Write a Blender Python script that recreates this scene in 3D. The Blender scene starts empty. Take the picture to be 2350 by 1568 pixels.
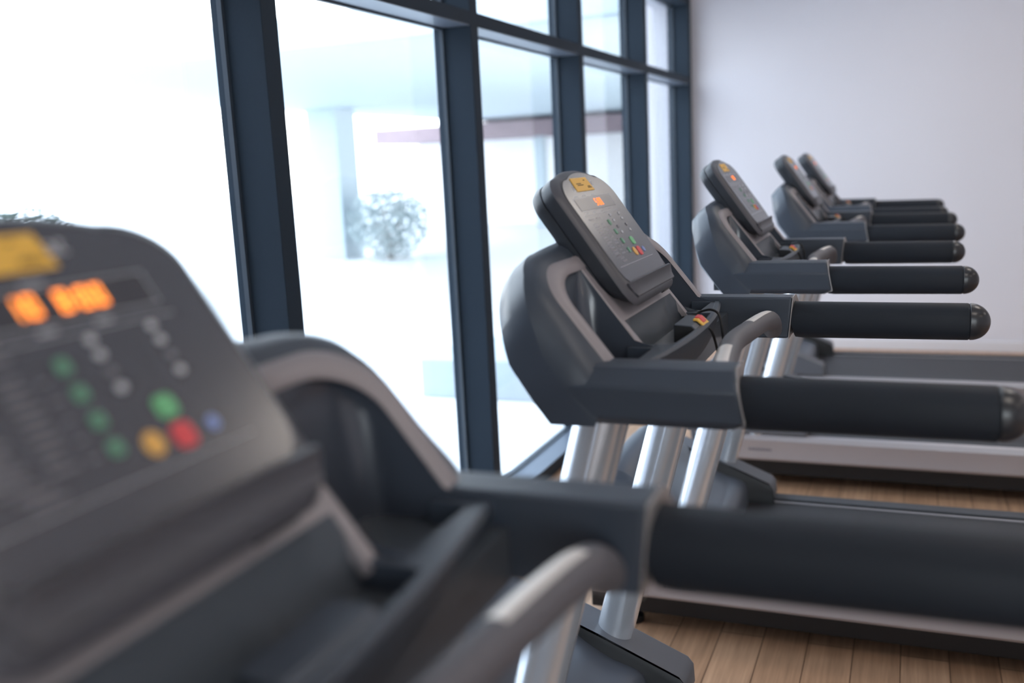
import bpy, bmesh, math, random
from mathutils import Vector, Matrix
random.seed(7)
S = 1.12                       # metres per modelling unit
SC = bpy.context.scene
COL = SC.collection
PI = math.pi

# ------------------------------------------------------------------ materials
def mat(name, color, rough=0.5, metal=0.0, spec=0.5, emit=None, estr=0.0, coat=0.0, bump=None):
    m = bpy.data.materials.new(name); m.use_nodes = True
    nt = m.node_tree; b = nt.nodes['Principled BSDF']
    b.inputs['Base Color'].default_value = (*color, 1)
    b.inputs['Roughness'].default_value = rough
    b.inputs['Metallic'].default_value = metal
    b.inputs['Specular IOR Level'].default_value = spec
    b.inputs['Coat Weight'].default_value = coat
    if emit:
        b.inputs['Emission Color'].default_value = (*emit, 1)
        b.inputs['Emission Strength'].default_value = estr
    if bump:
        scale, strength, var = bump
        tc = nt.nodes.new('ShaderNodeTexCoord')
        nz = nt.nodes.new('ShaderNodeTexNoise'); nz.inputs['Scale'].default_value = scale
        nz.inputs['Detail'].default_value = 3
        nt.links.new(tc.outputs['Object'], nz.inputs['Vector'])
        bp = nt.nodes.new('ShaderNodeBump'); bp.inputs['Strength'].default_value = strength
        bp.inputs['Distance'].default_value = 0.0006
        nt.links.new(nz.outputs['Fac'], bp.inputs['Height'])
        nt.links.new(bp.outputs['Normal'], b.inputs['Normal'])
        if var:
            mx = nt.nodes.new('ShaderNodeMixRGB'); mx.blend_type = 'MIX'
            mx.inputs['Color1'].default_value = (*[c * (1 - var) for c in color], 1)
            mx.inputs['Color2'].default_value = (*[min(1, c * (1 + var)) for c in color], 1)
            nt.links.new(nz.outputs['Fac'], mx.inputs['Fac'])
            nt.links.new(mx.outputs['Color'], b.inputs['Base Color'])
    return m

M = {}
M['shell'] = mat('charcoal_plastic', (0.042, 0.053, 0.072), 0.42, bump=(900, 0.25, 0.08))
M['rear'] = mat('rear_plastic', (0.042, 0.053, 0.074), 0.40, bump=(900, 0.2, 0.06))
M['lip'] = mat('grey_plastic', (0.27, 0.240, 0.248), 0.45, bump=(900, 0.25, 0.06))
M['pocket'] = mat('dark_pocket_plastic', (0.050, 0.059, 0.077), 0.24, spec=0.8)
M['panel'] = mat('slate_panel_plastic', (0.060, 0.070, 0.084), 0.33)
M['head'] = mat('console_back_plastic', (0.022, 0.026, 0.034), 0.42, bump=(900, 0.25, 0.08))
M['bezel'] = mat('console_bezel_plastic', (0.070, 0.069, 0.080), 0.40, bump=(900, 0.2, 0.06))
M['face'] = mat('console_overlay', (0.044, 0.045, 0.058), 0.24, spec=1.0)
M['print'] = mat('white_print', (0.55, 0.55, 0.58), 0.5)
M['dimprint'] = mat('grey_print', (0.17, 0.165, 0.185), 0.3, spec=0.8)
M['dispglass'] = mat('display_window', (0.050, 0.048, 0.057), 0.25)
M['digit'] = mat('orange_led', (0.5, 0.12, 0.02), 0.4, emit=(1.0, 0.20, 0.02), estr=1.7)
M['digit2'] = mat('amber_led', (0.5, 0.16, 0.02), 0.4, emit=(1.0, 0.27, 0.03), estr=3.2)
M['yellow'] = mat('yellow_sticker', (0.85, 0.48, 0.07), 0.5)
M['ink'] = mat('dark_ink', (0.10, 0.06, 0.02), 0.6)
M['green'] = mat('green_key', (0.16, 0.50, 0.22), 0.45)
M['dgreen'] = mat('dull_green_key', (0.12, 0.30, 0.19), 0.45)
M['red'] = mat('red_key', (0.72, 0.07, 0.08), 0.45)
M['amber'] = mat('amber_key', (0.80, 0.43, 0.10), 0.45)
M['blue'] = mat('blue_key', (0.26, 0.34, 0.66), 0.45)
M['foam'] = mat('black_foam', (0.0115, 0.0155, 0.0225), 0.62, spec=0.3, bump=(1500, 0.4, 0.15))
M['cap'] = mat('black_cap', (0.020, 0.021, 0.025), 0.30)
M['arm'] = mat('arm_bracket_plastic', (0.058, 0.063, 0.074), 0.42, bump=(900, 0.25, 0.08))
M['trimring'] = mat('bright_trim', (0.40, 0.37, 0.36), 0.4, metal=0.6)
M['grip'] = mat('grip_rubber', (0.115, 0.110, 0.122), 0.52, bump=(1500, 0.25, 0.08))
M['steel'] = mat('contact_plate_steel', (0.86, 0.79, 0.72), 0.38, metal=0.45)  # warm lamp reflection put into the cream tint of the steel
M['silver'] = mat('silver_upright_paint', (0.72, 0.75, 0.80), 0.23, metal=0.68)
M['rail'] = mat('rail_silver', (0.40, 0.38, 0.40), 0.42, metal=0.35)
M['strip'] = mat('foot_strip_rubber', (0.040, 0.042, 0.048), 0.6)
M['belt'] = mat('running_belt', (0.030, 0.030, 0.034), 0.60, bump=(400, 0.5, 0.2))
M['hood'] = mat('motor_hood_plastic', (0.075, 0.085, 0.105), 0.36, bump=(900, 0.2, 0.06))
M['foot'] = mat('foot_cover_plastic', (0.105, 0.110, 0.125), 0.45, bump=(900, 0.2, 0.06))
M['black'] = mat('black_plastic', (0.008, 0.009, 0.011), 0.55)
M['cord'] = mat('black_cord', (0.006, 0.006, 0.007), 0.5)
M['frame'] = mat('window_frame_paint', (0.022, 0.033, 0.047), 0.6, spec=0.14, bump=(300, 0.1, 0.1))
M['lining'] = mat('frame_lining_metal', (0.17, 0.20, 0.25), 0.35, metal=0.3, bump=(300, 0.1, 0.05))  # outdoor light on horizontal frame faces, put into a paler colour
M['bead'] = mat('window_gasket', (0.05, 0.065, 0.085), 0.35)
M['white'] = mat('white_render', (0.86, 0.87, 0.88), 0.7, bump=(8, 0.1, 0.03))
M['paleblue'] = mat('pale_concrete', (0.42, 0.48, 0.52), 0.7, bump=(10, 0.2, 0.06))
M['brown'] = mat('brown_fascia', (0.21, 0.155, 0.17), 0.6, bump=(6, 0.2, 0.25))
M['trunk'] = mat('bark', (0.20, 0.15, 0.11), 0.8, bump=(40, 0.5, 0.3))
M['ceil'] = mat('ceiling_paint', (0.80, 0.80, 0.81), 0.8, bump=(30, 0.1, 0.02))
M['base'] = mat('baseboard_paint', (0.70, 0.68, 0.70), 0.5)

def wall_mat():
    m = mat('wall_paint', (0.70, 0.68, 0.72), 0.75)
    nt = m.node_tree; b = nt.nodes['Principled BSDF']
    tc = nt.nodes.new('ShaderNodeTexCoord'); nz = nt.nodes.new('ShaderNodeTexNoise')
    nz.inputs['Scale'].default_value = 60; nz.inputs['Detail'].default_value = 5
    nt.links.new(tc.outputs['Object'], nz.inputs['Vector'])
    bp = nt.nodes.new('ShaderNodeBump'); bp.inputs['Strength'].default_value = 0.08; bp.inputs['Distance'].default_value = 0.002
    nt.links.new(nz.outputs['Fac'], bp.inputs['Height']); nt.links.new(bp.outputs['Normal'], b.inputs['Normal'])
    return m
M['wall'] = wall_mat()
M['wallgrey'] = mat('grey_wall_paint', (0.22, 0.22, 0.24), 0.75, bump=(60, 0.1, 0.02))

def floor_mat():
    m = bpy.data.materials.new('oak_plank_floor'); m.use_nodes = True
    nt = m.node_tree; b = nt.nodes['Principled BSDF']; L = nt.links.new
    tc = nt.nodes.new('ShaderNodeTexCoord')
    mp = nt.nodes.new('ShaderNodeMapping'); mp.inputs['Rotation'].default_value[2] = PI / 2
    L(tc.outputs['Object'], mp.inputs['Vector'])
    br = nt.nodes.new('ShaderNodeTexBrick')
    br.inputs['Scale'].default_value = 1.0
    br.inputs['Brick Width'].default_value = 1.25; br.inputs['Row Height'].default_value = 0.135
    br.inputs['Mortar Size'].default_value = 0.0018; br.inputs['Mortar Smooth'].default_value = 0.2
    br.inputs['Color1'].default_value = (0.50, 0.31, 0.195, 1)
    br.inputs['Color2'].default_value = (0.41, 0.245, 0.15, 1)
    br.inputs['Mortar'].default_value = (0.11, 0.06, 0.035, 1)
    br.offset = 0.37
    L(mp.outputs['Vector'], br.inputs['Vector'])
    mp2 = nt.nodes.new('ShaderNodeMapping'); mp2.inputs['Scale'].default_value = (60, 2.2, 1)
    L(tc.outputs['Object'], mp2.inputs['Vector'])
    nz = nt.nodes.new('ShaderNodeTexNoise'); nz.inputs['Scale'].default_value = 1.0; nz.inputs['Detail'].default_value = 6
    nz.inputs['Roughness'].default_value = 0.65
    L(mp2.outputs['Vector'], nz.inputs['Vector'])
    cr = nt.nodes.new('ShaderNodeValToRGB')
    cr.color_ramp.elements[0].position = 0.3; cr.color_ramp.elements[0].color = (0.62, 0.58, 0.55, 1)
    cr.color_ramp.elements[1].position = 0.72; cr.color_ramp.elements[1].color = (1.2, 1.18, 1.15, 1)
    L(nz.outputs['Fac'], cr.inputs['Fac'])
    mx = nt.nodes.new('ShaderNodeMixRGB'); mx.blend_type = 'MULTIPLY'; mx.inputs['Fac'].default_value = 0.85
    L(br.outputs['Color'], mx.inputs['Color1']); L(cr.outputs['Color'], mx.inputs['Color2'])
    L(mx.outputs['Color'], b.inputs['Base Color'])
    b.inputs['Roughness'].default_value = 0.38
    bp = nt.nodes.new('ShaderNodeBump'); bp.inputs['Strength'].default_value = 0.15; bp.inputs['Distance'].default_value = 0.001
    L(nz.outputs['Fac'], bp.inputs['Height']); L(bp.outputs['Normal'], b.inputs['Normal'])
    return m
M['floor'] = floor_mat()

def ground_mat():
    return mat('pale_paving', (0.72, 0.73, 0.74), 0.8, bump=(3, 0.2, 0.06))
M['ground'] = ground_mat()

def leaf_mat(name, c1, c2):
    m = bpy.data.materials.new(name); m.use_nodes = True
    nt = m.node_tree; b = nt.nodes['Principled BSDF']; L = nt.links.new
    tc = nt.nodes.new('ShaderNodeTexCoord'); nz = nt.nodes.new('ShaderNodeTexNoise'); nz.inputs['Scale'].default_value = 5
    L(tc.outputs['Object'], nz.inputs['Vector'])
    mx = nt.nodes.new('ShaderNodeMixRGB'); mx.inputs['Color1'].default_value = (*c1, 1); mx.inputs['Color2'].default_value = (*c2, 1)
    L(nz.outputs['Fac'], mx.inputs['Fac']); L(mx.outputs['Color'], b.inputs['Base Color'])
    b.inputs['Roughness'].default_value = 0.55
    return m
M['leaf'] = leaf_mat('pale_leaves', (0.33, 0.40, 0.41), (0.43, 0.49, 0.50))  # glare haze put into the leaf colour
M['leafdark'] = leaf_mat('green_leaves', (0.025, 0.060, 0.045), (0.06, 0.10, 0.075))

def glass_mat():
    m = bpy.data.materials.new('window_glass'); m.use_nodes = True
    nt = m.node_tree; nt.nodes.clear(); L = nt.links.new
    out = nt.nodes.new('ShaderNodeOutputMaterial')
    tr = nt.nodes.new('ShaderNodeBsdfTransparent'); tr.inputs['Color'].default_value = (0.95, 0.975, 0.985, 1)
    gl = nt.nodes.new('ShaderNodeBsdfGlossy'); gl.inputs['Roughness'].default_value = 0.02
    lw = nt.nodes.new('ShaderNodeLayerWeight'); lw.inputs['Blend'].default_value = 0.5
    pw = nt.nodes.new('ShaderNodeMath'); pw.operation = 'POWER'; pw.inputs[1].default_value = 5.0
    fr = nt.nodes.new('ShaderNodeMath'); fr.operation = 'MULTIPLY_ADD'; fr.inputs[1].default_value = 0.85; fr.inputs[2].default_value = 0.03
    L(lw.outputs['Facing'], pw.inputs[0]); L(pw.outputs[0], fr.inputs[0])
    mx = nt.nodes.new('ShaderNodeMixShader')
    L(fr.outputs[0], mx.inputs['Fac']); L(tr.outputs[0], mx.inputs[1]); L(gl.outputs[0], mx.inputs[2]); L(mx.outputs[0], out.inputs['Surface'])
    return m
M['glass'] = glass_mat()

# ------------------------------------------------------------------ mesh helpers
def obj(name, bm, material, parent=None, bevel=0.0, smooth=True, angle=35, mats=None):
    bmesh.ops.remove_doubles(bm, verts=bm.verts, dist=1e-6)
    bmesh.ops.recalc_face_normals(bm, faces=bm.faces)
    bm.transform(Matrix.Scale(S, 4))
    me = bpy.data.meshes.new(name); bm.to_mesh(me); bm.free()
    for m_ in ([material] if not mats else mats): me.materials.append(m_)
    if smooth:
        for p_ in me.polygons: p_.use_smooth = True
        me.set_sharp_from_angle(angle=math.radians(angle))
    o = bpy.data.objects.new(name, me); COL.objects.link(o)
    if parent: o.parent = parent
    if bevel:
        b = o.modifiers.new('bevel', 'BEVEL'); b.width = bevel * S; b.segments = 3; b.limit_method = 'ANGLE'; b.angle_limit = math.radians(40)
    return o

def NB(): return bmesh.new()

def box(bm, x0, x1, y0, y1, z0, z1, mi=0):
    v = [bm.verts.new((x, y, z)) for x in (x0, x1) for y in (y0, y1) for z in (z0, z1)]
    for f in ((0, 1, 3, 2), (4, 6, 7, 5), (0, 4, 5, 1), (2, 3, 7, 6), (0, 2, 6, 4), (1, 5, 7, 3)):
        bm.faces.new([v[i] for i in f]).material_index = mi
    return v

def loft(bm, rings, closed=True, cap0=False, cap1=False, mi=0):
    R = [[bm.verts.new(p) for p in r] for r in rings]
    n = len(R[0])
    for a, b in zip(R, R[1:]):
        for i in range(n if closed else n - 1):
            j = (i + 1) % n
            bm.faces.new((a[i], a[j], b[j], b[i])).material_index = mi
    if cap0: bm.faces.new(R[0][::-1]).material_index = mi
    if cap1: bm.faces.new(R[-1]).material_index = mi
    return R

def prism(bm, pts, fn0, fn1, mi=0):
    """extrude a 2D outline between two mappings"""
    return loft(bm, [[fn0(*p) for p in pts], [fn1(*p) for p in pts]], True, True, True, mi)

def tube(bm, path, rad, seg=16, cap=True, ry=None):
    path = [Vector(p) for p in path]
    rings = []; up = Vector((0, 0, 1))
    prev = None
    for i, p in enumerate(path):
        t = (path[min(i + 1, len(path) - 1)] - path[max(i - 1, 0)]).normalized()
        if prev is None:
            a = t.cross(up) if abs(t.dot(up)) < 0.95 else t.cross(Vector((0, 1, 0)))
        else:
            a = prev - t * prev.dot(t)
        a.normalize(); prev = a; b = t.cross(a)
        r = rad[i] if isinstance(rad, (list, tuple)) else rad
        rings.append([p + a * (r * math.cos(2 * PI * k / seg)) + b * (r * math.sin(2 * PI * k / seg)) for k in range(seg)])
    loft(bm, rings, True, cap, cap)

def bez(pts, n=8):
    """Catmull-Rom through points"""
    P = [Vector(p) for p in pts]; P = [2 * P[0] - P[1]] + P + [2 * P[-1] - P[-2]]
    out = []
    for i in range(1, len(P) - 2):
        for k in range(n):
            t = k / n
            out.append(0.5 * ((2 * P[i]) + (P[i + 1] - P[i - 1]) * t + (2 * P[i - 1] - 5 * P[i] + 4 * P[i + 1] - P[i + 2]) * t * t + (3 * P[i] - P[i - 1] - 3 * P[i + 1] + P[i + 2]) * t ** 3))
    out.append(P[-2]); return out

def empty(name, loc=(0, 0, 0)):
    o = bpy.data.objects.new(name, None); COL.objects.link(o); o.location = Vector(loc) * S
    o.empty_display_size = 0.2; return o

def tag(o, label=None, cat=None, group=None, kind=None):
    if label: o['label'] = label
    if cat: o['category'] = cat
    if group: o['group'] = group
    if kind: o['kind'] = kind
    return o

# ------------------------------------------------------------------ treadmill (x: 0 = end of handrail, minus = towards the windows)
T38 = math.radians(38); T35 = math.radians(35)
def SHP(s, y, n):               # point on the sloping shell: s up the slope, n out of it
    return Vector((-0.483 - s * math.sin(T38) + n * math.cos(T38), y, 1.073 + s * math.cos(T38) + n * math.sin(T38)))
def HDP(s, y, n):               # point on the console head
    return Vector((-0.512 - s * math.sin(T35) + n * math.cos(T35), y, 1.161 + s * math.cos(T35) + n * math.sin(T35)))

def arch(a, h, ry, rs, zb, nf, dome=0.0, ny=12, nc=14, flare=0.0):
    """half-round arch outline, near side up, over the top, down the far side; nf(s) gives depth"""
    half = []
    n0 = nf(0.0)
    sb = (zb - 1.073 - math.sin(T38) * n0) / math.cos(T38)
    for k in range(ny):
        s = sb + (h - rs - sb) * k / ny
        half.append((s, -a))
    for k in range(nc + 1):
        t = PI / 2 * k / nc
        half.append((h - rs + rs * math.sin(t) ** 0.9 if False else h - rs + rs * math.sin(t), -(a - ry) - ry * math.cos(t)))
    m = a - ry
    for k in range(1, 7):
        y = -m + m * k / 6
        half.append((h + dome * (1 - (y / m) ** 2), y))
    full = half + [(s, -y) for s, y in half[-2::-1]]
    fl = lambda s: 1 + flare / a * max(0.0, min(1.0, (0.13 - s) / 0.10))
    return [SHP(s, y * fl(s), nf(s)) for s, y in full]

def make_treadmill():
    root = empty('treadmill')
    # -- running deck
    bm = NB(); box(bm, -0.98, 0.98, -0.275, 0.275, 0.045, 0.205)
    obj('deck', bm, M['black'], root, bevel=0.004)
    bm = NB()
    pts = [(-0.60, 0.2225), (0.93, 0.2225)] + [(0.93 + 0.055 * math.sin(PI * k / 8), 0.1675 + 0.055 * math.cos(PI * k / 8)) for k in range(1, 8)] + [(0.93, 0.1125), (-0.60, 0.1125)]
    prism(bm, pts, lambda x, z: (x, -0.262, z), lambda x, z: (x, 0.262, z))
    obj('running_belt', bm, M['belt'], root)
    for sd in (-1, 1):
        bm = NB()
        prof = [(0.268, 0.225), (0.322, 0.232), (0.335, 0.226), (0.338, 0.205), (0.335, 0.200), (0.335, 0.128), (0.326, 0.118), (0.268, 0.118)]
        prism(bm, prof, lambda y, z: (-0.96, sd * y, z), lambda y, z: (0.98, sd * y, z))
        r = obj('side_rail', bm, M['rail'], root, bevel=0.002)
        bm = NB(); box(bm, -0.56, 0.92, sd * 0.296 - 0.026, sd * 0.296 + 0.026, 0.2275, 0.2345)
        obj('foot_strip', bm, M['strip'], r, bevel=0.002)
        bm = NB()
        x = -0.745
        for w in (0.012, 0.008, 0.010, 0.006, 0.011, 0.007, 0.010, 0.009, 0.012, 0.008):
            box(bm, x, x + w * 0.8, sd * 0.3350, sd * 0.3357, 0.160, 0.172); x += w
        obj('rail_marking', bm, M['dimprint'], r)
        for xf in (-0.86, 0.86):
            bm = NB(); tube(bm, [(xf, sd * 0.24, 0.0), (xf, sd * 0.24, 0.018), (xf, sd * 0.24, 0.02), (xf, sd * 0.24, 0.05)], [0.03, 0.03, 0.012, 0.012], 20)
            obj('levelling_foot', bm, M['black'], root)
        bm = NB(); box(bm, 0.94, 1.03, sd * 0.30 - 0.045, sd * 0.30 + 0.045, 0.09, 0.24)
        obj('end_cover', bm, M['foot'], root, bevel=0.015)
    # -- motor hood between the uprights
    bm = NB()
    prof = bez([(-0.590, 0.226), (-0.602, 0.292), (-0.68, 0.322), (-0.76, 0.372), (-0.83, 0.440), (-0.89, 0.482), (-0.95, 0.468), (-0.995, 0.38), (-1.01, 0.24), (-1.0, 0.12)], 5)
    rings = []
    for y, sc_ in [(-0.262, 0.90), (-0.255, 0.96), (-0.22, 0.99), (-0.12, 1.0), (0.0, 1.0), (0.12, 1.0), (0.22, 0.99), (0.255, 0.96), (0.262, 0.90)]:
        rings.append([(-0.76 + (p.x + 0.76) * sc_, y, 0.12 + (p.y - 0.12) * sc_) for p in prof])
    loft(bm, rings, True, True, True)
    obj('motor_hood', bm, M['hood'], root)
    # -- uprights and foot covers
    for sd in (-1, 1):
        bm = NB()
        rings = []
        for z in (0.20, 0.36, 0.55, 0.75, 1.005):
            cx = -0.507 + 0.267 * (z - 1.0)
            rings.append([(cx + 0.041 * math.cos(2 * PI * k / 32), sd * 0.300 + 0.036 * math.sin(2 * PI * k / 32), z) for k in range(32)])
        loft(bm, rings, True, True, True)
        obj('upright', bm, M['silver'], root, angle=50)
        bm = NB()
        prof = [(-0.515, 0.232), (-0.518, 0.276), (-0.530, 0.291), (-0.70, 0.362), (-0.82, 0.408), (-0.93, 0.405), (-0.99, 0.33), (-1.0, 0.232)]
        y0, y1 = 0.246, 0.342
        loft(bm, [[(x, sd * y0, z) for x, z in prof], [(x, sd * y1, z) for x, z in prof]], True, False, True)
        obj('foot_cover', bm, M['foot'], root, bevel=0.006)
        bm = NB()
        loft(bm, [[(x + (0.003 if x > -0.7 else 0), sd * y0, z - 0.006) for x, z in prof], [(x, sd * (y0 - 0.004), z - 0.012) for x, z in prof]], True, False, True)
        obj('foot_inner_cover', bm, M['black'], root)
    # -- arm brackets, trim rings, foam handrails, end caps
    for sd in (-1, 1):
        bm = NB()
        sec = [(0.302, 1.002), (0.362, 1.002), (0.374, 1.012), (0.375, 1.056), (0.356, 1.0795), (0.345, 1.082), (0.302, 1.082)]
        def xe(z): return -0.310 + (1.083 - z) * 0.20 if z > 1.01 else -0.318
        ra = [(-0.535 - (z - 1.0) * 0.1, sd * (y - 0.0005), z) for y, z in sec]
        rb = [(-0.47, sd * y, z) for y, z in sec]
        rc = [(xe(z), sd * y, z) for y, z in sec]
        loft(bm, [ra, rb, rc], True, True, True)
        obj('arm_bracket', bm, M['shell'], root, bevel=0.004)
        n = 40
        def ring(x0, r, slant=0.22, sq=1.0):
            out = []
            for k in range(n):
                t = 2 * PI * k / n; c, s_ = math.cos(t), math.sin(t)
                e = 0.86
                yy = math.copysign(abs(c) ** e, c) * r * 1.03; zz = math.copysign(abs(s_) ** e, s_) * r
                out.append((x0 - slant * zz, sd * 0.337 + yy, 1.034 + zz))
            return out
        cy, cz = 0.3385, 1.042
        secr = [(cy + (y - cy) * 1.018, cz + (z - cz) * 1.018) for y, z in sec]
        bm = NB(); loft(bm, [[(xe(z) - 0.0002, sd * y, z) for y, z in secr], [(xe(z) + 0.0018, sd * y, z) for y, z in secr]], True, True, True)
        obj('trim_ring', bm, M['trimring'], root, bevel=0.0006)
        bm = NB(); loft(bm, [ring(-0.3130, 0.0335), ring(-0.300, 0.0348), ring(-0.24, 0.0345, 0.15), ring(-0.12, 0.0340, 0.06), ring(-0.004, 0.0336, 0.0), ring(-0.0015, 0.0322, 0.0)], True, True, True)
        hr = obj('handrail', bm, M['foam'], root, angle=30)
        bm = NB()
        loft(bm, [ring(-0.002, 0.031, 0), ring(0.000, 0.0330, 0)] + [ring(0.0005 + 0.034 * math.sin(PI / 2 * k / 10), max(0.0335 * math.cos(PI / 2 * k / 10), 0.0004), 0) for k in range(0, 11)], True, True, True)
        obj('end_cap', bm, M['cap'], root, angle=30)
    # -- console shell: sloping horseshoe with a pocket each side
    r0 = arch(0.300, 0.150, 0.080, 0.055, 1.070, lambda s: 0.0)
    r0i = arch(0.304, 0.153, 0.080, 0.055, 1.070, lambda s: 0.0025)
    r1i = arch(0.326, 0.171, 0.085, 0.060, 1.068, lambda s: 0.002)
    r1 = arch(0.331, 0.176, 0.088, 0.063, 1.064, lambda s: -0.003)
    def sn(s): return -0.020 - 0.036 * max(0.0, min(1.0, (0.18 - s) / 0.11))
    r12 = arch(0.343, 0.189, 0.095, 0.072, 1.05, lambda s: 0.22 * sn(s), 0.004, flare=0.016)
    r15 = arch(0.354, 0.199, 0.104, 0.082, 1.03, lambda s: 0.52 * sn(s), 0.007, flare=0.0185)
    r2 = arch(0.362, 0.207, 0.118, 0.095, 1.0, sn, 0.010, flare=0.0125)
    nb = lambda s, d=0.0: -0.106 - d + 0.034 * max(0.0, min(1.0, (s - 0.09) / 0.10))
    r2b = r2
    r3 = arch(0.3625, 0.2068, 0.120, 0.098, 1.0, lambda s: 0.5 * nb(s) + 0.5 * sn(s), 0.010, flare=0.0125)
    r4 = arch(0.358, 0.201, 0.120, 0.100, 1.0, lambda s: nb(s), 0.008, flare=0.0165)
    r5 = arch(0.325, 0.172, 0.110, 0.090, 1.0, lambda s: nb(s, 0.012), 0.006)
    r6 = arch(0.20, 0.12, 0.08, 0.06, 1.0, lambda s: nb(s, 0.022), 0.004)
    bm = NB(); loft(bm, [r1, r12, r15, r2], False)
    sh = obj('console_shell', bm, M['shell'], root, angle=60)
    bm = NB(); loft(bm, [r2b, r3, r4, r5, r6], False)
    bm.faces.new([bm.verts.new(p) for p in r6])
    obj('rear_cover', bm, M['rear'], sh, angle=50)
    bm = NB(); loft(bm, [r0, r0i, r1i, r1], False)
    obj('shell_rim', bm, M['lip'], sh, angle=60)
    # bottle pockets: upright wells either side of the spine
    for sd in (-1, 1):
        bm = NB(); rings = []
        for k in range(15):
            z = 1.040 + (1.1905 - 1.040) * k / 14
            xf = -0.484 - (z - 1.073) * math.tan(T38) if z > 1.073 else -0.458
            xb = -0.566 - 0.10 * (z - 1.045)
            sv = (z - 1.073) / math.cos(T38)
            u = max(0.0, min(1.0, (sv - 0.095) / 0.055))
            yo = 0.300 - 0.080 * (1 - math.sqrt(max(0.0, 1 - u * u)))
            yi = 0.1745 - 0.10 * max(0.0, sv - 0.06) ** 1.2
            r = max(0.002, min(0.026, (xf - xb) * 0.8))
            ring = [(xf, sd * yi, z)]
            for j in range(7):
                t = PI / 2 * j / 6
                ring.append((xb + r - r * math.sin(t), sd * (yi + r - r * math.cos(t)), z))
            for j in range(7):
                t = PI / 2 * j / 6
                ring.append((xb + r - r * math.cos(t), sd * (yo - r + r * math.sin(t)), z))
            ring.append((xf, sd * yo, z))
            rings.append(ring)
        RR = loft(bm, rings, False)
        bm.faces.new(RR[0]); bm.faces.new(RR[-1])
        obj('bottle_pocket', bm, M['pocket'], sh, angle=60)
    # spine carrying the console, with its slate panel recess
    bm = NB()
    def yr(s): return 0.174 - 0.10 * max(0, s - 0.06) ** 1.2
    for lo, hi, yi in ((0.047, 0.175, 0.0),):
        N = 6
        rings = []
        for k in range(N + 1):
            s = lo + (hi - lo) * k / N; w = yr(s)
            rings.append([SHP(s, -w, -0.009), SHP(s, -w, -0.004), SHP(s, -w + 0.005, 0.0), SHP(s, w - 0.005, 0.0), SHP(s, w, -0.004), SHP(s, w, -0.009)])
        loft(bm, rings, True, True, True)
    for sd in (-1, 1):
        rings = []
        for s in (-0.006, 0.047):
            w = 0.174; wi = 0.152 if s < 0.02 else 0.156
            rings.append([SHP(s, sd * w, -0.009), SHP(s, sd * w, -0.004), SHP(s, sd * (w - 0.005), 0.0), SHP(s, sd * wi, 0.0), SHP(s, sd * wi, -0.009)])
        loft(bm, rings, True, True, True)
    sp = obj('console_spine', bm, M['lip'], root, angle=30)
    bm = NB(); rings = []
    for k in range(17):
        y = -0.156 + 0.312 * k / 16
        e = 1 - (y / 0.156) ** 2
        edge = min(1.0, (0.156 - abs(y)) / 0.02)
        top = SHP(0.047 + 0.004 * e, y, -0.001)
        mid = SHP(0.028, y, -0.012 * edge - 0.004 * e)
        bot = Vector((-0.489 - 0.006 * edge, y, 1.052))
        rings.append([top, mid, bot])
    loft(bm, rings, False)
    obj('spine_panel', bm, M['panel'], sp, angle=60)
    # -- tray between the arms
    rimx = lambda y: -0.419 - 0.29 * y * y
    bm = NB()
    ys = [-0.305 + 0.61 * k / 40 for k in range(41)]
    sec = lambda y: [(rimx(y) - 0.018, y, 1.050), (rimx(y) - 0.016, y, 1.070), (rimx(y) - 0.011, y, 1.0745), (rimx(y) - 0.004, y, 1.0745), (rimx(y), y, 1.070), (rimx(y) - 0.006, y, 1.040), (rimx(y) - 0.020, y, 1.002), (rimx(y) - 0.08, y, 1.001)]
    loft(bm, [sec(y) for y in ys], True, True, True)
    tr = obj('tray', bm, M['shell'], root, angle=30)
    bm = NB()
    box(bm, -0.60, -0.432, -0.302, 0.302, 1.002, 1.052)
    obj('tray_floor', bm, M['panel'], tr)
    for sd in (-1, 1):
        bm = NB()
        for a, b in ((0.156, 0.188), (0.288, 0.304)):
            loft(bm, [[(-0.500, sd * a, 1.0735), (rimx(a) - 0.012, sd * a, 1.0735), (rimx(a) - 0.012, sd * a, 1.052), (-0.500, sd * a, 1.052)],
                      [(-0.500, sd * b, 1.0735), (rimx(b) - 0.012, sd * b, 1.0735), (rimx(b) - 0.012, sd * b, 1.052), (-0.500, sd * b, 1.052)]], True, True, True)
        loft(bm, [[(-0.462 - 0.0, sd * y, 1.0735), (rimx(y) - 0.012, sd * y, 1.0735), (rimx(y) - 0.012, sd * y, 1.062), (-0.462, sd * y, 1.062)] for y in (0.185, 0.22, 0.26, 0.29)], True, True, True)
        obj('tray_deck', bm, M['shell'], tr, angle=30)
    # key block with safety key and its cord
    bm = NB()
    prism(bm, [(-0.466, 1.050), (-0.427, 1.050), (-0.427, 1.072), (-0.436, 1.080), (-0.466, 1.082)], lambda x, z: (x, -0.022, z), lambda x, z: (x, 0.082, z))
    kb = obj('key_block', bm, M['shell'], tr, bevel=0.0015)
    bm = NB(); prism(bm, [(-0.4645, 1.051), (-0.428, 1.051), (-0.428, 1.071), (-0.4365, 1.0785), (-0.4645, 1.0805)], lambda x, z: (x, -0.0225, z), lambda x, z: (x, -0.0228, z))
    obj('key_block_face', bm, M['black'], tr)
    bm = NB(); prism(bm, [(-0.442, 1.0815), (-0.4355, 1.0812), (-0.4258, 1.0725), (-0.4258, 1.066), (-0.423, 1.066), (-0.423, 1.074), (-0.434, 1.0845), (-0.442, 1.0850)], lambda x, z: (x, 0.018, z), lambda x, z: (x, 0.062, z))
    sk = obj('safety_key', bm, M['yellow'], root, bevel=0.001)
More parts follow.
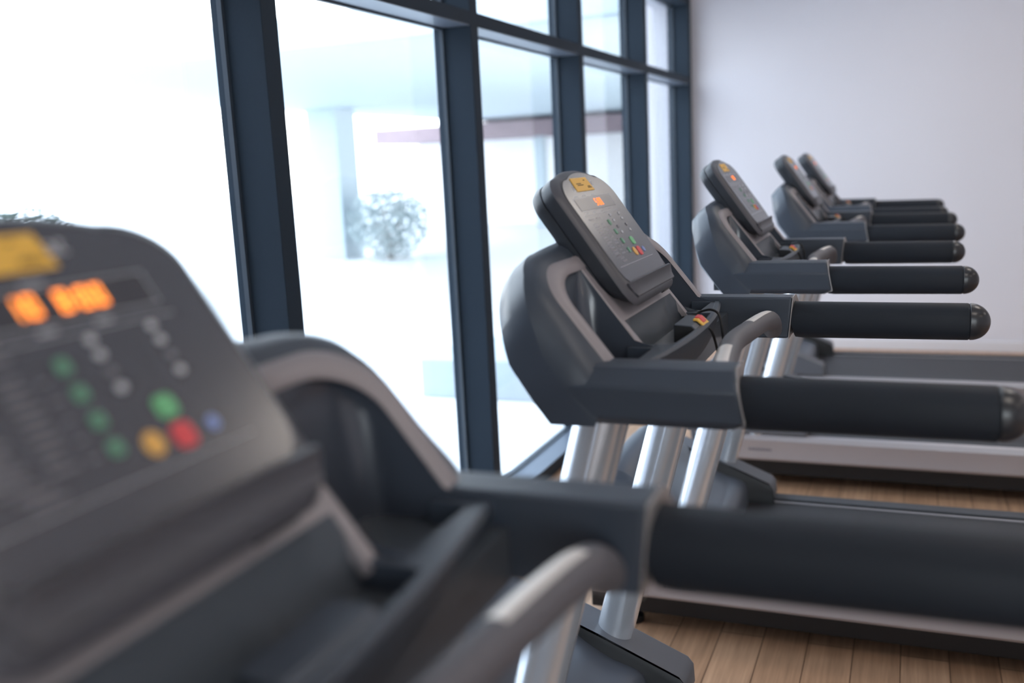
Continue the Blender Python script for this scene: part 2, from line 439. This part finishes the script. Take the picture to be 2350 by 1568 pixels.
    bm = NB(); prism(bm, [(-0.441, 1.0850), (-0.434, 1.0845), (-0.426, 1.0768), (-0.426, 1.0785), (-0.4335, 1.0865), (-0.441, 1.0875)], lambda x, z: (x, 0.030, z), lambda x, z: (x, 0.054, z))
    obj('key_button', bm, M['red'], sk, bevel=0.0008)
    bm = NB()
    tube(bm, bez([(-0.424, 0.045, 1.069), (-0.416, 0.050, 1.058), (-0.409, 0.055, 1.030), (-0.404, 0.058, 0.995), (-0.400, 0.066, 0.978), (-0.400, 0.085, 0.982), (-0.404, 0.098, 1.010), (-0.408, 0.105, 1.050), (-0.414, 0.108, 1.078), (-0.428, 0.112, 1.0865), (-0.446, 0.116, 1.083), (-0.460, 0.112, 1.076), (-0.474, 0.09, 1.076)], 6), 0.0022, 10)
    obj('key_cord', bm, M['cord'], sk)
    # -- pulse grip bar
    zc = 1.050
    pth = bez([(-0.347, -0.305, 1.018), (-0.345, -0.280, 1.034), (-0.346, -0.250, 1.046), (-0.352, -0.200, zc), (-0.362, -0.11, zc), (-0.371, 0, zc), (-0.362, 0.11, zc), (-0.352, 0.200, zc), (-0.346, 0.250, 1.046), (-0.345, 0.280, 1.034), (-0.347, 0.305, 1.018)], 8)
    bm = NB(); tube(bm, pth, 0.0178, 24)
    gb = obj('grip_bar', bm, M['grip'], root, angle=50)
    for sd in (-1, 1):
        for lo, hi, a0, a1 in ((0.110, 0.238, 0.36 * PI, 1.02 * PI),):
            bm = NB(); rings = []
            for k in range(15):
                y = sd * (lo + (hi - lo) * k / 14)
                # centre line at this y
                c = min(pth, key=lambda q: abs(q.y - y) + (0 if abs(q.z) > 1.03 else 1))
                i = pth.index(c); d = pth[min(i + 1, len(pth) - 1)] - pth[max(i - 1, 0)]
                cx = c.x + d.x / (d.y or 1e-6) * (y - c.y); cz = c.z + d.z / (d.y or 1e-6) * (y - c.y)
                rings.append([(cx + 0.0182 * math.cos(a0 + (a1 - a0) * j / 10), y, cz + 0.0182 * math.sin(a0 + (a1 - a0) * j / 10)) for j in range(11)])
            loft(bm, rings, False)
            obj('contact_plate', bm, M['steel'], gb, angle=60)
    # -- console head
    def outline(s_bot, a=0.147, inset=0.0, top=0.226, N=10):
        a -= inset; t = top - inset; sb = s_bot + inset
        ry, rs = 0.058, 0.042
        half = [(sb, -(a - 0.030)), (sb + 0.004, -(a - 0.018)), (sb + 0.013, -(a - 0.007)), (sb + 0.028, -(a - 0.001))]
        for k in range(1, 6): half.append((sb + 0.028 + (t - 0.012 - rs - sb - 0.028) * k / 6, -a))
        for k in range(N + 1):
            u = PI / 2 * k / N
            half.append((t - 0.012 - rs + rs * math.sin(u), -(a - ry) - ry * math.cos(u)))
        m = a - ry
        for k in range(1, 7):
            y = -m + m * k / 6; half.append((t - 0.012 * (y / m) ** 2, y))
        return half + [(s, -y) for s, y in half[-2::-1]]
    lay = lambda o_, n: [HDP(s, y, n) for s, y in o_]
    hd = root
    bm = NB()
    loft(bm, [lay(outline(0.035, inset=0.012), -0.052), lay(outline(0.025, inset=0.003), -0.050), lay(outline(0.004), -0.040), lay(outline(-0.006), -0.0310)], True, True, True)
    obj('console_back', bm, M['head'], hd, angle=40)
    bm = NB()
    loft(bm, [lay(outline(-0.006, inset=0.0035), -0.0312), lay(outline(-0.008, inset=0.0012), -0.0298), lay(outline(-0.020), -0.020), lay(outline(-0.034), -0.0095)], True, False, False)
    bz = obj('console_side', bm, M['head'], hd, angle=40)
    bm = NB()
    loft(bm, [lay(outline(-0.034), -0.0095), lay(outline(-0.0345, inset=0.004), -0.003), lay(outline(-0.034, inset=0.013), 0.0012)], True, False, True)
    obj('bezel', bm, M['bezel'], bz, angle=40)
    # overlay plate
    fo = outline(0.000, a=0.133, top=0.214)
    bm = NB(); prism(bm, fo, lambda s, y: HDP(s, y, 0.0005), lambda s, y: HDP(s, y, 0.0024))
    fc = obj('overlay', bm, M['face'], hd, angle=30)
    def flat(bm, poly, n=0.0030):
        bm.faces.new([bm.verts.new(HDP(s, y, n)) for s, y in poly])
    def rect(bm, y0, y1, s0, s1, n=0.0027):
        prism(bm, [(s0, y0), (s0, y1), (s1, y1), (s1, y0)], lambda s, y: HDP(s, y, n - 0.0004), lambda s, y: HDP(s, y, n))
    def frame_line(bm, y0, y1, s0, s1, w=0.0009, sides='tblr'):
        if 't' in sides: rect(bm, y0, y1, s1 - w, s1)
        if 'b' in sides: rect(bm, y0, y1, s0, s0 + w)
        if 'l' in sides: rect(bm, y0, y0 + w, s0, s1)
        if 'r' in sides: rect(bm, y1 - w, y1, s0, s1)
    # outline of the overlay (dark joint)
    bm = NB()
    fo2 = outline(0.0, a=0.1338, top=0.2148)
    ra, rb = [HDP(s, y, 0.0022) for s, y in fo], [HDP(s, y, 0.0020) for s, y in fo2]
    loft(bm, [ra, rb], True); obj('overlay_joint', bm, M['black'], fc)
    bm = NB(); rect(bm, -0.108, 0.088, 0.141, 0.163, 0.0028)
    dp = obj('display', bm, M['dispglass'], fc)
    bm = NB(); frame_line(bm, -0.110, 0.090, 0.139, 0.165, 0.0006)
    for y in (-0.088, -0.048, 0.002):
        rect(bm, y - 0.009, y + 0.009, 0.1672, 0.1688)
    for y in (-0.092, -0.052, -0.008, 0.036): rect(bm, y - 0.007, y + 0.007, 0.1338, 0.1356)
    frame_line(bm, -0.113, 0.095, 0.031, 0.1305, 0.0006, 'tb')
    obj('printed_lines', bm, M['print'], fc)
    bm = NB()
    rnd = random.Random(3)
    for k in range(13):
        s = 0.112 - k * 0.0052
        rect(bm, -0.098, -0.098 + rnd.uniform(0.020, 0.026), s, s + 0.0022)
    for y0, w in ((-0.104, 0.026), (-0.066, 0.024)): rect(bm, y0, y0 + w, 0.1215, 0.1245)
    for k in range(10):
        s = 0.110 - k * 0.0065
        rect(bm, -0.060, -0.060 + rnd.uniform(0.012, 0.020), s, s + 0.0022)
        if k % 2: rect(bm, -0.034, -0.034 + rnd.uniform(0.006, 0.012), s, s + 0.002)
    for k in range(3): rect(bm, -0.094 + 0.006 * k, -0.070 + 0.006 * k, 0.050 - 0.006 * k, 0.0525 - 0.006 * k)
    obj('printed_text', bm, M['dimprint'], fc)
    def keycap(name, y, s, wy, ws, m_, round_=False):
        bm = NB(); k_ = 16 if round_ else 4
        if round_: pts = [(s + ws / 2 * math.sin(2 * PI * i / 20), y + wy / 2 * math.cos(2 * PI * i / 20)) for i in range(20)]
        else:
            c = min(wy, ws) * 0.2
            pts = [(s - ws / 2, y - wy / 2 + c), (s - ws / 2, y + wy / 2 - c), (s - ws / 2 + c, y + wy / 2), (s + ws / 2 - c, y + wy / 2), (s + ws / 2, y + wy / 2 - c), (s + ws / 2, y - wy / 2 + c), (s + ws / 2 - c, y - wy / 2), (s - ws / 2 + c, y - wy / 2)]
        prism(bm, pts, lambda s_, y_: HDP(s_, y_, 0.0022), lambda s_, y_: HDP(s_, y_, 0.0036))
        obj(name, bm, m_, fc, angle=30)
    for yc in (0.0165, 0.069):
        for k, s in enumerate((0.1235, 0.1125, 0.100, 0.0885)):
            keycap('speed_key', yc, s, 0.0075, 0.0062, M['print'] if k != 2 else M['dimprint'], True)
    for s in (0.111, 0.092, 0.073, 0.054): keycap('program_key', -0.013, s, 0.0095, 0.0105, M['dgreen'])
    keycap('start_key', 0.039, 0.068, 0.0165, 0.0155, M['green'])
    keycap('stop_key', 0.039, 0.0465, 0.0175, 0.0175, M['red'])
    keycap('pause_key', 0.0135, 0.048, 0.0150, 0.0165, M['amber'], True)
    keycap('fan_key', 0.067, 0.047, 0.0100, 0.0105, M['blue'], True)
    # sticker over the printed name
    bm = NB(); prism(bm, [(0.1765, -0.064), (0.1765, 0.029), (0.203, 0.024), (0.203, -0.060)], lambda s, y: HDP(s, y, 0.0026), lambda s, y: HDP(s, y, 0.0034))
    st = obj('sticker', bm, M['yellow'], fc)
    bm = NB()
    for y0, y1, s0 in ((-0.046, -0.022, 0.1905), (-0.044, -0.014, 0.1875), (0.0, 0.007, 0.1965), (0.002, 0.022, 0.1815), (0.004, 0.018, 0.184)):
        rect(bm, y0, y1, s0, s0 + 0.0014, 0.0038)
    obj('sticker_print', bm, M['ink'], fc)
    def text_mesh(name, body, y, s, size, n, m_, parent, align='LEFT', squash=1.0):
        cu = bpy.data.curves.new(name, 'FONT'); cu.body = body; cu.size = 1.0; cu.align_x = align
        to = bpy.data.objects.new(name + '_tmp', cu); COL.objects.link(to)
        dg = bpy.context.evaluated_depsgraph_get(); dg.update()
        me = bpy.data.meshes.new_from_object(to.evaluated_get(dg)); bpy.data.objects.remove(to)
        for v in me.vertices:
            v.co = HDP(s + v.co.y * size, y + v.co.x * size * squash, n) * S
        me.name = name; me.materials.clear(); me.materials.append(m_)
        o = bpy.data.objects.new(name, me); COL.objects.link(o); o.parent = parent; return o
    text_mesh('maker_lettering', 'A', -0.078, 0.1775, 0.021, 0.0026, M['print'], fc)
    text_mesh('maker_lettering', 'at', 0.028, 0.186, 0.021, 0.0026, M['print'], fc)
    # seven segment digits
    SEG = {'0': 'abcdef', '1': 'bc', '8': 'abcdefg', '5': 'afgcd', ':': ''}
    def digits(txt, y0):
        bm = NB(); y = y0; w, h, t = 0.0078, 0.0145, 0.0021; sb = 0.1455
        for ch in txt:
            if ch == ':':
                rect(bm, y, y + t, sb + 0.003, sb + 0.0055, 0.0032); rect(bm, y, y + t, sb + 0.009, sb + 0.0115, 0.0032); y += 0.0042; continue
            if ch == ' ': y += 0.012; continue
            g = SEG[ch]; hm = sb + h / 2
            if 'a' in g: rect(bm, y, y + w, sb + h - t, sb + h, 0.0032)
            if 'g' in g: rect(bm, y, y + w, hm - t / 2, hm + t / 2, 0.0032)
            if 'd' in g: rect(bm, y, y + w, sb, sb + t, 0.0032)
            if 'f' in g: rect(bm, y, y + t, hm, sb + h, 0.0032)
            if 'e' in g: rect(bm, y, y + t, sb, hm, 0.0032)
            if 'b' in g: rect(bm, y + w - t, y + w, hm, sb + h, 0.0032)
            if 'c' in g: rect(bm, y + w - t, y + w, sb, hm, 0.0032)
            y += w + 0.0042
        return bm
    o = obj('led_digits', digits('5:00', -0.012), M['digit'], fc)
    global DIGITS_ALT
    DIGITS_ALT = obj('led_digits', digits('10 8:00', -0.024), M['digit2'], None)
    # reading ledge under the overlay
    bm = NB(); rings = []
    for k in range(25):
        y = -0.134 + 0.278 * k / 24
        e = min(1.0, (0.139 - abs(y - 0.005)) / 0.022)
        e = max(0.0, e) ** 0.6
        rings.append([HDP(0.003, y, 0.0015), HDP(0.0035, y, 0.003 + 0.006 * e), HDP(0.0005, y, 0.004 + 0.0085 * e), HDP(-0.004, y, 0.003 + 0.0060 * e), HDP(-0.013, y * 0.95, 0.0015 + 0.0012 * e), HDP(-0.022, y * 0.90, 0.0022), HDP(-0.0235, y * 0.90, 0.0005), HDP(-0.0235, y * 0.90, -0.004), HDP(0.003, y, -0.004)])
    loft(bm, rings, True, True, True)
    obj('reading_ledge', bm, M['bezel'], hd, angle=40)
    bm = NB()
    prism(bm, [(-0.0355, 0.055), (-0.0355, 0.098), (-0.0335, 0.098), (-0.0335, 0.055)], lambda s, y: HDP(s, y, -0.008), lambda s, y: HDP(s, y, -0.014))
    obj('cable_slot', bm, M['black'], hd)
    return root

def copy_tree(o, parent=None):
    c = o.copy(); COL.objects.link(c)
    if parent: c.parent = parent
    for ch in list(o.children): copy_tree(ch, c)
    return c

Y1, Y2, Y3, Y4, Y5 = 0.430, 1.607, 2.888, 4.258, 5.37
SPOTS = [
    (0.1185, Y1, 'nearest treadmill at the left edge, out of focus, with glowing orange digits and coloured keys'),
    (0.1037, Y2, 'sharply focused charcoal treadmill in the middle, its yellow stickered console seen whole'),
    (0.1187, Y3, 'third treadmill away, its blurred narrow console against the far end of the windows'),
    (0.1490, Y4, 'fourth treadmill away, console slanting against the white far wall in front of the last machine'),
    (0.1280, Y5, 'farthest treadmill in the row, small dark and blurred, nearest the white far wall'),
]
proto = make_treadmill()
kids = lambda o: [o] + [d for c in list(o.children) for d in kids(c)]
alt_mesh = DIGITS_ALT.data
bpy.data.objects.remove(DIGITS_ALT)
for i, (x, y, lab) in enumerate(SPOTS):
    t = proto if i == 0 else copy_tree(proto)
    t.location = (x * S, y * S, 0)
    tag(t, lab, 'treadmill', 'row of treadmills along the windows')
for d in kids(proto):
    if d.name.startswith('led_digits'): d.data = alt_mesh
for d in [k for k in kids(proto) if k.name.split('.')[0] in ('key_cord', 'key_button', 'safety_key')]:
    bpy.data.objects.remove(d)          # the nearest machine's key is out of its block

# ------------------------------------------------------------------ room
XW, D = -1.4364, 0.115; XG = XW - D
ZT0, ZT1, ZS, ZH = 1.8426, 1.8886, 0.055, 2.362
ZC = 2.62
YW = 6.985; YB = -3.6; XR = 4.6
MW0 = 0.05
MW = 0.062
def structure(name, bm, m_, **k):
    o = obj(name, bm, m_, **k); o['kind'] = 'structure'; return o
bm = NB(); box(bm, XG - 0.03, XR, YB, YW, -0.12, 0.0); structure('floor', bm, M['floor'], smooth=False)
bm = NB(); box(bm, XG - 0.2, XR, YB, YW, ZC, ZC + 0.12); structure('ceiling', bm, M['ceil'], smooth=False)
bm = NB(); box(bm, XG - 0.2, XR + 0.15, YW, YW + 0.15, -0.12, ZC + 0.12); structure('wall_far', bm, M['wall'], smooth=False)
BX0, BX1, BZ0, BZ1 = 0.2, 3.6, 0.5, 2.36      # opening added in the unseen back wall for cool fill light
bm = NB()
for a in ((XG - 0.2, BX0, -0.12, ZC + 0.12), (BX1, XR + 0.15, -0.12, ZC + 0.12), (BX0, BX1, -0.12, BZ0), (BX0, BX1, BZ1, ZC + 0.12)):
    box(bm, a[0], a[1], YB - 0.15, YB, a[2], a[3])
structure('wall_back', bm, M['wallgrey'], smooth=False)
bm = NB()
for k in range(4):
    xm = BX0 + (BX1 - BX0 - MW0) * k / 3
    box(bm, xm, xm + MW0, YB - 0.13, YB - 0.01, BZ0, BZ1)
box(bm, BX0, BX1, YB - 0.13, YB - 0.01, BZ0, BZ0 + MW0); box(bm, BX0, BX1, YB - 0.13, YB - 0.01, BZ1 - MW0, BZ1)
wb = structure('window_back', bm, M['frame'], bevel=0.002)
for k in range(3):
    xm = BX0 + (BX1 - BX0 - MW0) * k / 3
    bm = NB(); box(bm, xm + MW0, BX0 + (BX1 - BX0 - MW0) * (k + 1) / 3, YB - 0.08, YB - 0.074, BZ0 + MW0, BZ1 - MW0)
    obj('pane', bm, M['glass'], wb, smooth=False)
# added unseen wall outside, blocking sky light from behind on the left
bm = NB(); box(bm, -9.0, XG - 0.25, -3.0, 0.2, -0.3, 3.6); structure('wall_wing', bm, M['wallgrey'], smooth=False)
bm = NB(); box(bm, XR, XR + 0.15, YB, YW, -0.12, ZC + 0.12); structure('wall_right', bm, M['wall'], smooth=False)
bm = NB(); box(bm, XG - 0.2, XW, YB, YW, ZH + 0.055, ZC); structure('wall_left', bm, M['wall'], smooth=False)
bm = NB(); box(bm, XW + 0.005, XR, YW - 0.012, YW, 0.0, 0.07); structure('baseboard_far', bm, M['base'], bevel=0.003)
PITCH = 1.2185
ML = [6.8998 - PITCH * k for k in range(5, -1, -1)]
nwin = 0
bm = NB(); box(bm, XG - 0.2, XW, YB, ML[0], 0.0, ZH + 0.055); structure('wall_left_rear', bm, M['wallgrey'], smooth=False)  # unseen stretch kept solid to cut window light from behind
for i in range(len(ML) - 1):
    y0, y1 = ML[i], ML[i + 1]
    if y1 - y0 < 0.3: continue
    nwin += 1
    last = i == len(ML) - 2
    bm = NB()
    box(bm, XG - 0.03, XW, y0, y0 + MW, 0.0, ZH + 0.055)                   # mullion
    if last: box(bm, XG - 0.03, XW, y1, YW, 0.0, ZH + 0.055)
    box(bm, XG - 0.03, XW, y0 + MW, y1, ZT0, ZT1)                          # transom
    box(bm, XG - 0.03, XW, y0 + MW, y1, ZH, ZH + 0.055)                    # head
    box(bm, XG - 0.03, XW, y0 + MW, y1, 0.0, ZS)                           # sill
    w = structure('window_%d' % nwin, bm, M['frame'], bevel=0.002)
    bm = NB(); box(bm, XG + 0.012, XW - 0.003, y0 + MW + 0.002, y1 - 0.002, ZT0 - 0.003, ZT0 + 0.001)  # pale strip standing for daylight caught under the transom
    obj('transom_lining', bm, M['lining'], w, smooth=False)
    bm = NB(); box(bm, XG + 0.012, XW - 0.003, y0 + MW + 0.002, y1 - 0.002, ZS - 0.001, ZS + 0.003)  # pale strip standing for daylight caught on the sill top
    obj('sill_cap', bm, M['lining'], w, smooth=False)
    bm = NB()                                                              # gaskets round both panes
    for z0, z1 in ((ZS, ZT0), (ZT1, ZH)):
        g = 0.010
        for a in ((y0 + MW, y0 + MW + g, z0, z1), (y1 - g, y1, z0, z1), (y0 + MW, y1, z0, z0 + g), (y0 + MW, y1, z1 - g, z1)):
            box(bm, XG - 0.004, XG + 0.010, a[0], a[1], a[2], a[3])
    obj('gasket', bm, M['bead'], w)
    for z0, z1 in ((ZS, ZT0), (ZT1, ZH)):
        bm = NB(); box(bm, XG - 0.010, XG - 0.004, y0 + MW, y1, z0, z1)
        obj('pane', bm, M['glass'], w, smooth=False)

# ------------------------------------------------------------------ outside
bm = NB(); box(bm, -60, XG - 0.03, -30, 60, -0.30, -0.02); tag(structure('ground', bm, M['ground'], smooth=False))
# canopy over the terrace in front of the windows, one column
def blob(name, c, r, n, m_, size, seed, parent=None):
    bm = NB(); rg = random.Random(seed)
    for k in range(n):
        while True:
            p = Vector((rg.uniform(-1, 1), rg.uniform(-1, 1), rg.uniform(-1, 1)))
            if 0.35 < p.length < 1: break
        p = Vector((c[0] + p.x * r[0], c[1] + p.y * r[1], c[2] + p.z * r[2]))
        d = Vector((rg.gauss(0, 1), rg.gauss(0, 1), rg.gauss(0, 1))).normalized()
        a = d.orthogonal().normalized(); b = d.cross(a); sz = size * rg.uniform(0.6, 1.3)
        v = [bm.verts.new(p + a * sz), bm.verts.new(p + b * sz * 0.45 + d * sz * 0.1), bm.verts.new(p - a * sz), bm.verts.new(p - b * sz * 0.45 + d * sz * 0.1)]
        bm.faces.new(v)
    me_o = None
    S_ = S
    bm.transform(Matrix.Scale(S_, 4)); me = bpy.data.meshes.new(name); bm.to_mesh(me); bm.free(); me.materials.append(m_)
    o = bpy.data.objects.new(name, me); COL.objects.link(o)
    if parent: o.parent = parent
    return o
def bush(name, x, y, h, rx, m_, n, seed, label):
    t = empty(name, (x, y, -0.02)); tag(t, label, 'bush')
    blob('foliage', (0, 0, h * 0.5), (rx, rx, h * 0.5), n, m_, 0.045, seed, t)
    bm = NB()
    rg = random.Random(seed)
    for k in range(5):
        a = 2 * PI * k / 5
        tube(bm, bez([(0.03 * math.cos(a), 0.03 * math.sin(a), 0), (0.12 * rx * math.cos(a), 0.12 * rx * math.sin(a), h * 0.3), (0.5 * rx * math.cos(a), 0.5 * rx * math.sin(a), h * 0.7)], 4), 0.012, 8)
    obj('stems', bm, M['trunk'], t)
    return t
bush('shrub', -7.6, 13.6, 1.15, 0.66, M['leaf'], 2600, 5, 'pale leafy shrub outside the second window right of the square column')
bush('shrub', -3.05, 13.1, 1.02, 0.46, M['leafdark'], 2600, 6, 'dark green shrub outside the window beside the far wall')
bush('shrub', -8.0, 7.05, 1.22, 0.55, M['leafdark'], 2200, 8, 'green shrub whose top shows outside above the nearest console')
bm = NB(); box(bm, -8.95, -8.40, 13.55, 14.15, -0.02, 2.36)
tag(obj('column', bm, M['paleblue'], bevel=0.01), 'pale square column standing outside the second window', 'column')
bm = NB(); box(bm, -9.3, XG - 0.2, 7.0, 26.0, 2.36, 2.62)
tag(obj('canopy', bm, M['paleblue'], bevel=0.02), 'flat pale canopy roof outside over the terrace, seen through the upper panes', 'canopy')
# low pavilion with a brown roof edge far across the terrace
t = empty('pavilion', (-6.0, 20.5, -0.02)); tag(t, 'low white pavilion with a brown roof edge far outside the windows', 'pavilion')
bm = NB(); box(bm, -5.35, 3.5, -0.6, 4.0, 1.95, 2.30); obj('roof', bm, M['brown'], t, bevel=0.01)
bm = NB(); box(bm, -5.0, 3.4, 0.9, 1.1, 0.0, 1.95); obj('rear_wall', bm, M['white'], t)
for x in (-3.4, -1.6, 0.4, 2.2):
    bm = NB(); box(bm, x, x + 0.22, -0.3, -0.1, 0.0, 1.98); obj('post', bm, M['paleblue'], t, bevel=0.008)
bm = NB(); box(bm, -2.76, -2.0, 5.2, 6.0, -0.02, 0.22)
tag(obj('planter', bm, M['paleblue'], bevel=0.01), 'low pale planter box outside on the paving, seen low in the second pane', 'planter')

# ------------------------------------------------------------------ light
wd = bpy.data.worlds.new('overcast_sky'); SC.world = wd; wd.use_nodes = True
nt = wd.node_tree; nt.nodes.clear(); L = nt.links.new
out = nt.nodes.new('ShaderNodeOutputWorld'); bg = nt.nodes.new('ShaderNodeBackground')
tc = nt.nodes.new('ShaderNodeTexCoord'); sp = nt.nodes.new('ShaderNodeSeparateXYZ'); cr = nt.nodes.new('ShaderNodeValToRGB')
L(tc.outputs['Generated'], sp.inputs['Vector']); L(sp.outputs['Z'], cr.inputs['Fac'])
cr.color_ramp.elements[0].position = 0.0; cr.color_ramp.elements[0].color = (0.97, 0.985, 1.0, 1)
cr.color_ramp.elements[1].position = 0.6; cr.color_ramp.elements[1].color = (0.72, 0.84, 1.0, 1)
L(cr.outputs['Color'], bg.inputs['Color']); bg.inputs['Strength'].default_value = 7.4
L(bg.outputs['Background'], out.inputs['Surface'])

def area(name, loc, rot, sx, sy, power, color=(1, 1, 1), portal=False):
    la = bpy.data.lights.new(name, 'AREA'); la.shape = 'RECTANGLE'; la.size = sx * S; la.size_y = sy * S
    la.energy = power; la.color = color
    if portal: la.cycles.is_portal = True
    o = bpy.data.objects.new(name, la); COL.objects.link(o); o.location = Vector(loc) * S; o.rotation_euler = rot
    return o
area('window_portal', (XG - 0.06, (ML[0] + YW) / 2, 1.2), (0, -PI / 2, 0), 2.36, YW - ML[0], 0, portal=True)
area('rear_portal', ((BX0 + BX1) / 2, YB - 0.2, (BZ0 + BZ1) / 2), (PI / 2, 0, 0), BX1 - BX0, BZ1 - BZ0, 0, portal=True)
for x, y in ((0.9, 0.9), (3.0, 0.9), (0.9, 3.3), (3.0, 3.3), (0.4, 5.6)):
        area('ceiling_lamp', (x, y, ZC - 0.015), (0, 0, 0), 0.5, 0.5, 10, (1.0, 0.90, 0.80))

# ------------------------------------------------------------------ camera
R = Vector((0.92661346, 0.37290572, -0.04825789)); U = Vector((-0.02245107, 0.18297982, 0.98286028)); F = Vector((-0.37534444, 0.90964812, -0.1779237))
cam = bpy.data.cameras.new('camera'); co = bpy.data.objects.new('camera', cam); COL.objects.link(co)
mw = Matrix(((R.x, U.x, -F.x, 0), (R.y, U.y, -F.y, 0), (R.z, U.z, -F.z, 1.35659345 * S), (0, 0, 0, 1)))
co.matrix_world = mw
cam.sensor_fit = 'HORIZONTAL'; cam.sensor_width = 36; cam.lens = 2244.53 / 2350 * 36
cam.clip_start = 0.02; cam.clip_end = 500
cam.dof.use_dof = True; cam.dof.focus_distance = 1.95 * S; cam.dof.aperture_fstop = 1.9; cam.dof.aperture_blades = 9
SC.camera = co
SC.view_settings.view_transform = 'Standard'; SC.view_settings.look = 'None'; SC.view_settings.gamma = 1.0
SC.view_settings.exposure = 0.0
SC.cycles.max_bounces = 10; SC.cycles.diffuse_bounces = 4; SC.cycles.glossy_bounces = 3
SC.cycles.transparent_max_bounces = 12; SC.cycles.transmission_bounces = 4
SC.cycles.sample_clamp_indirect = 8
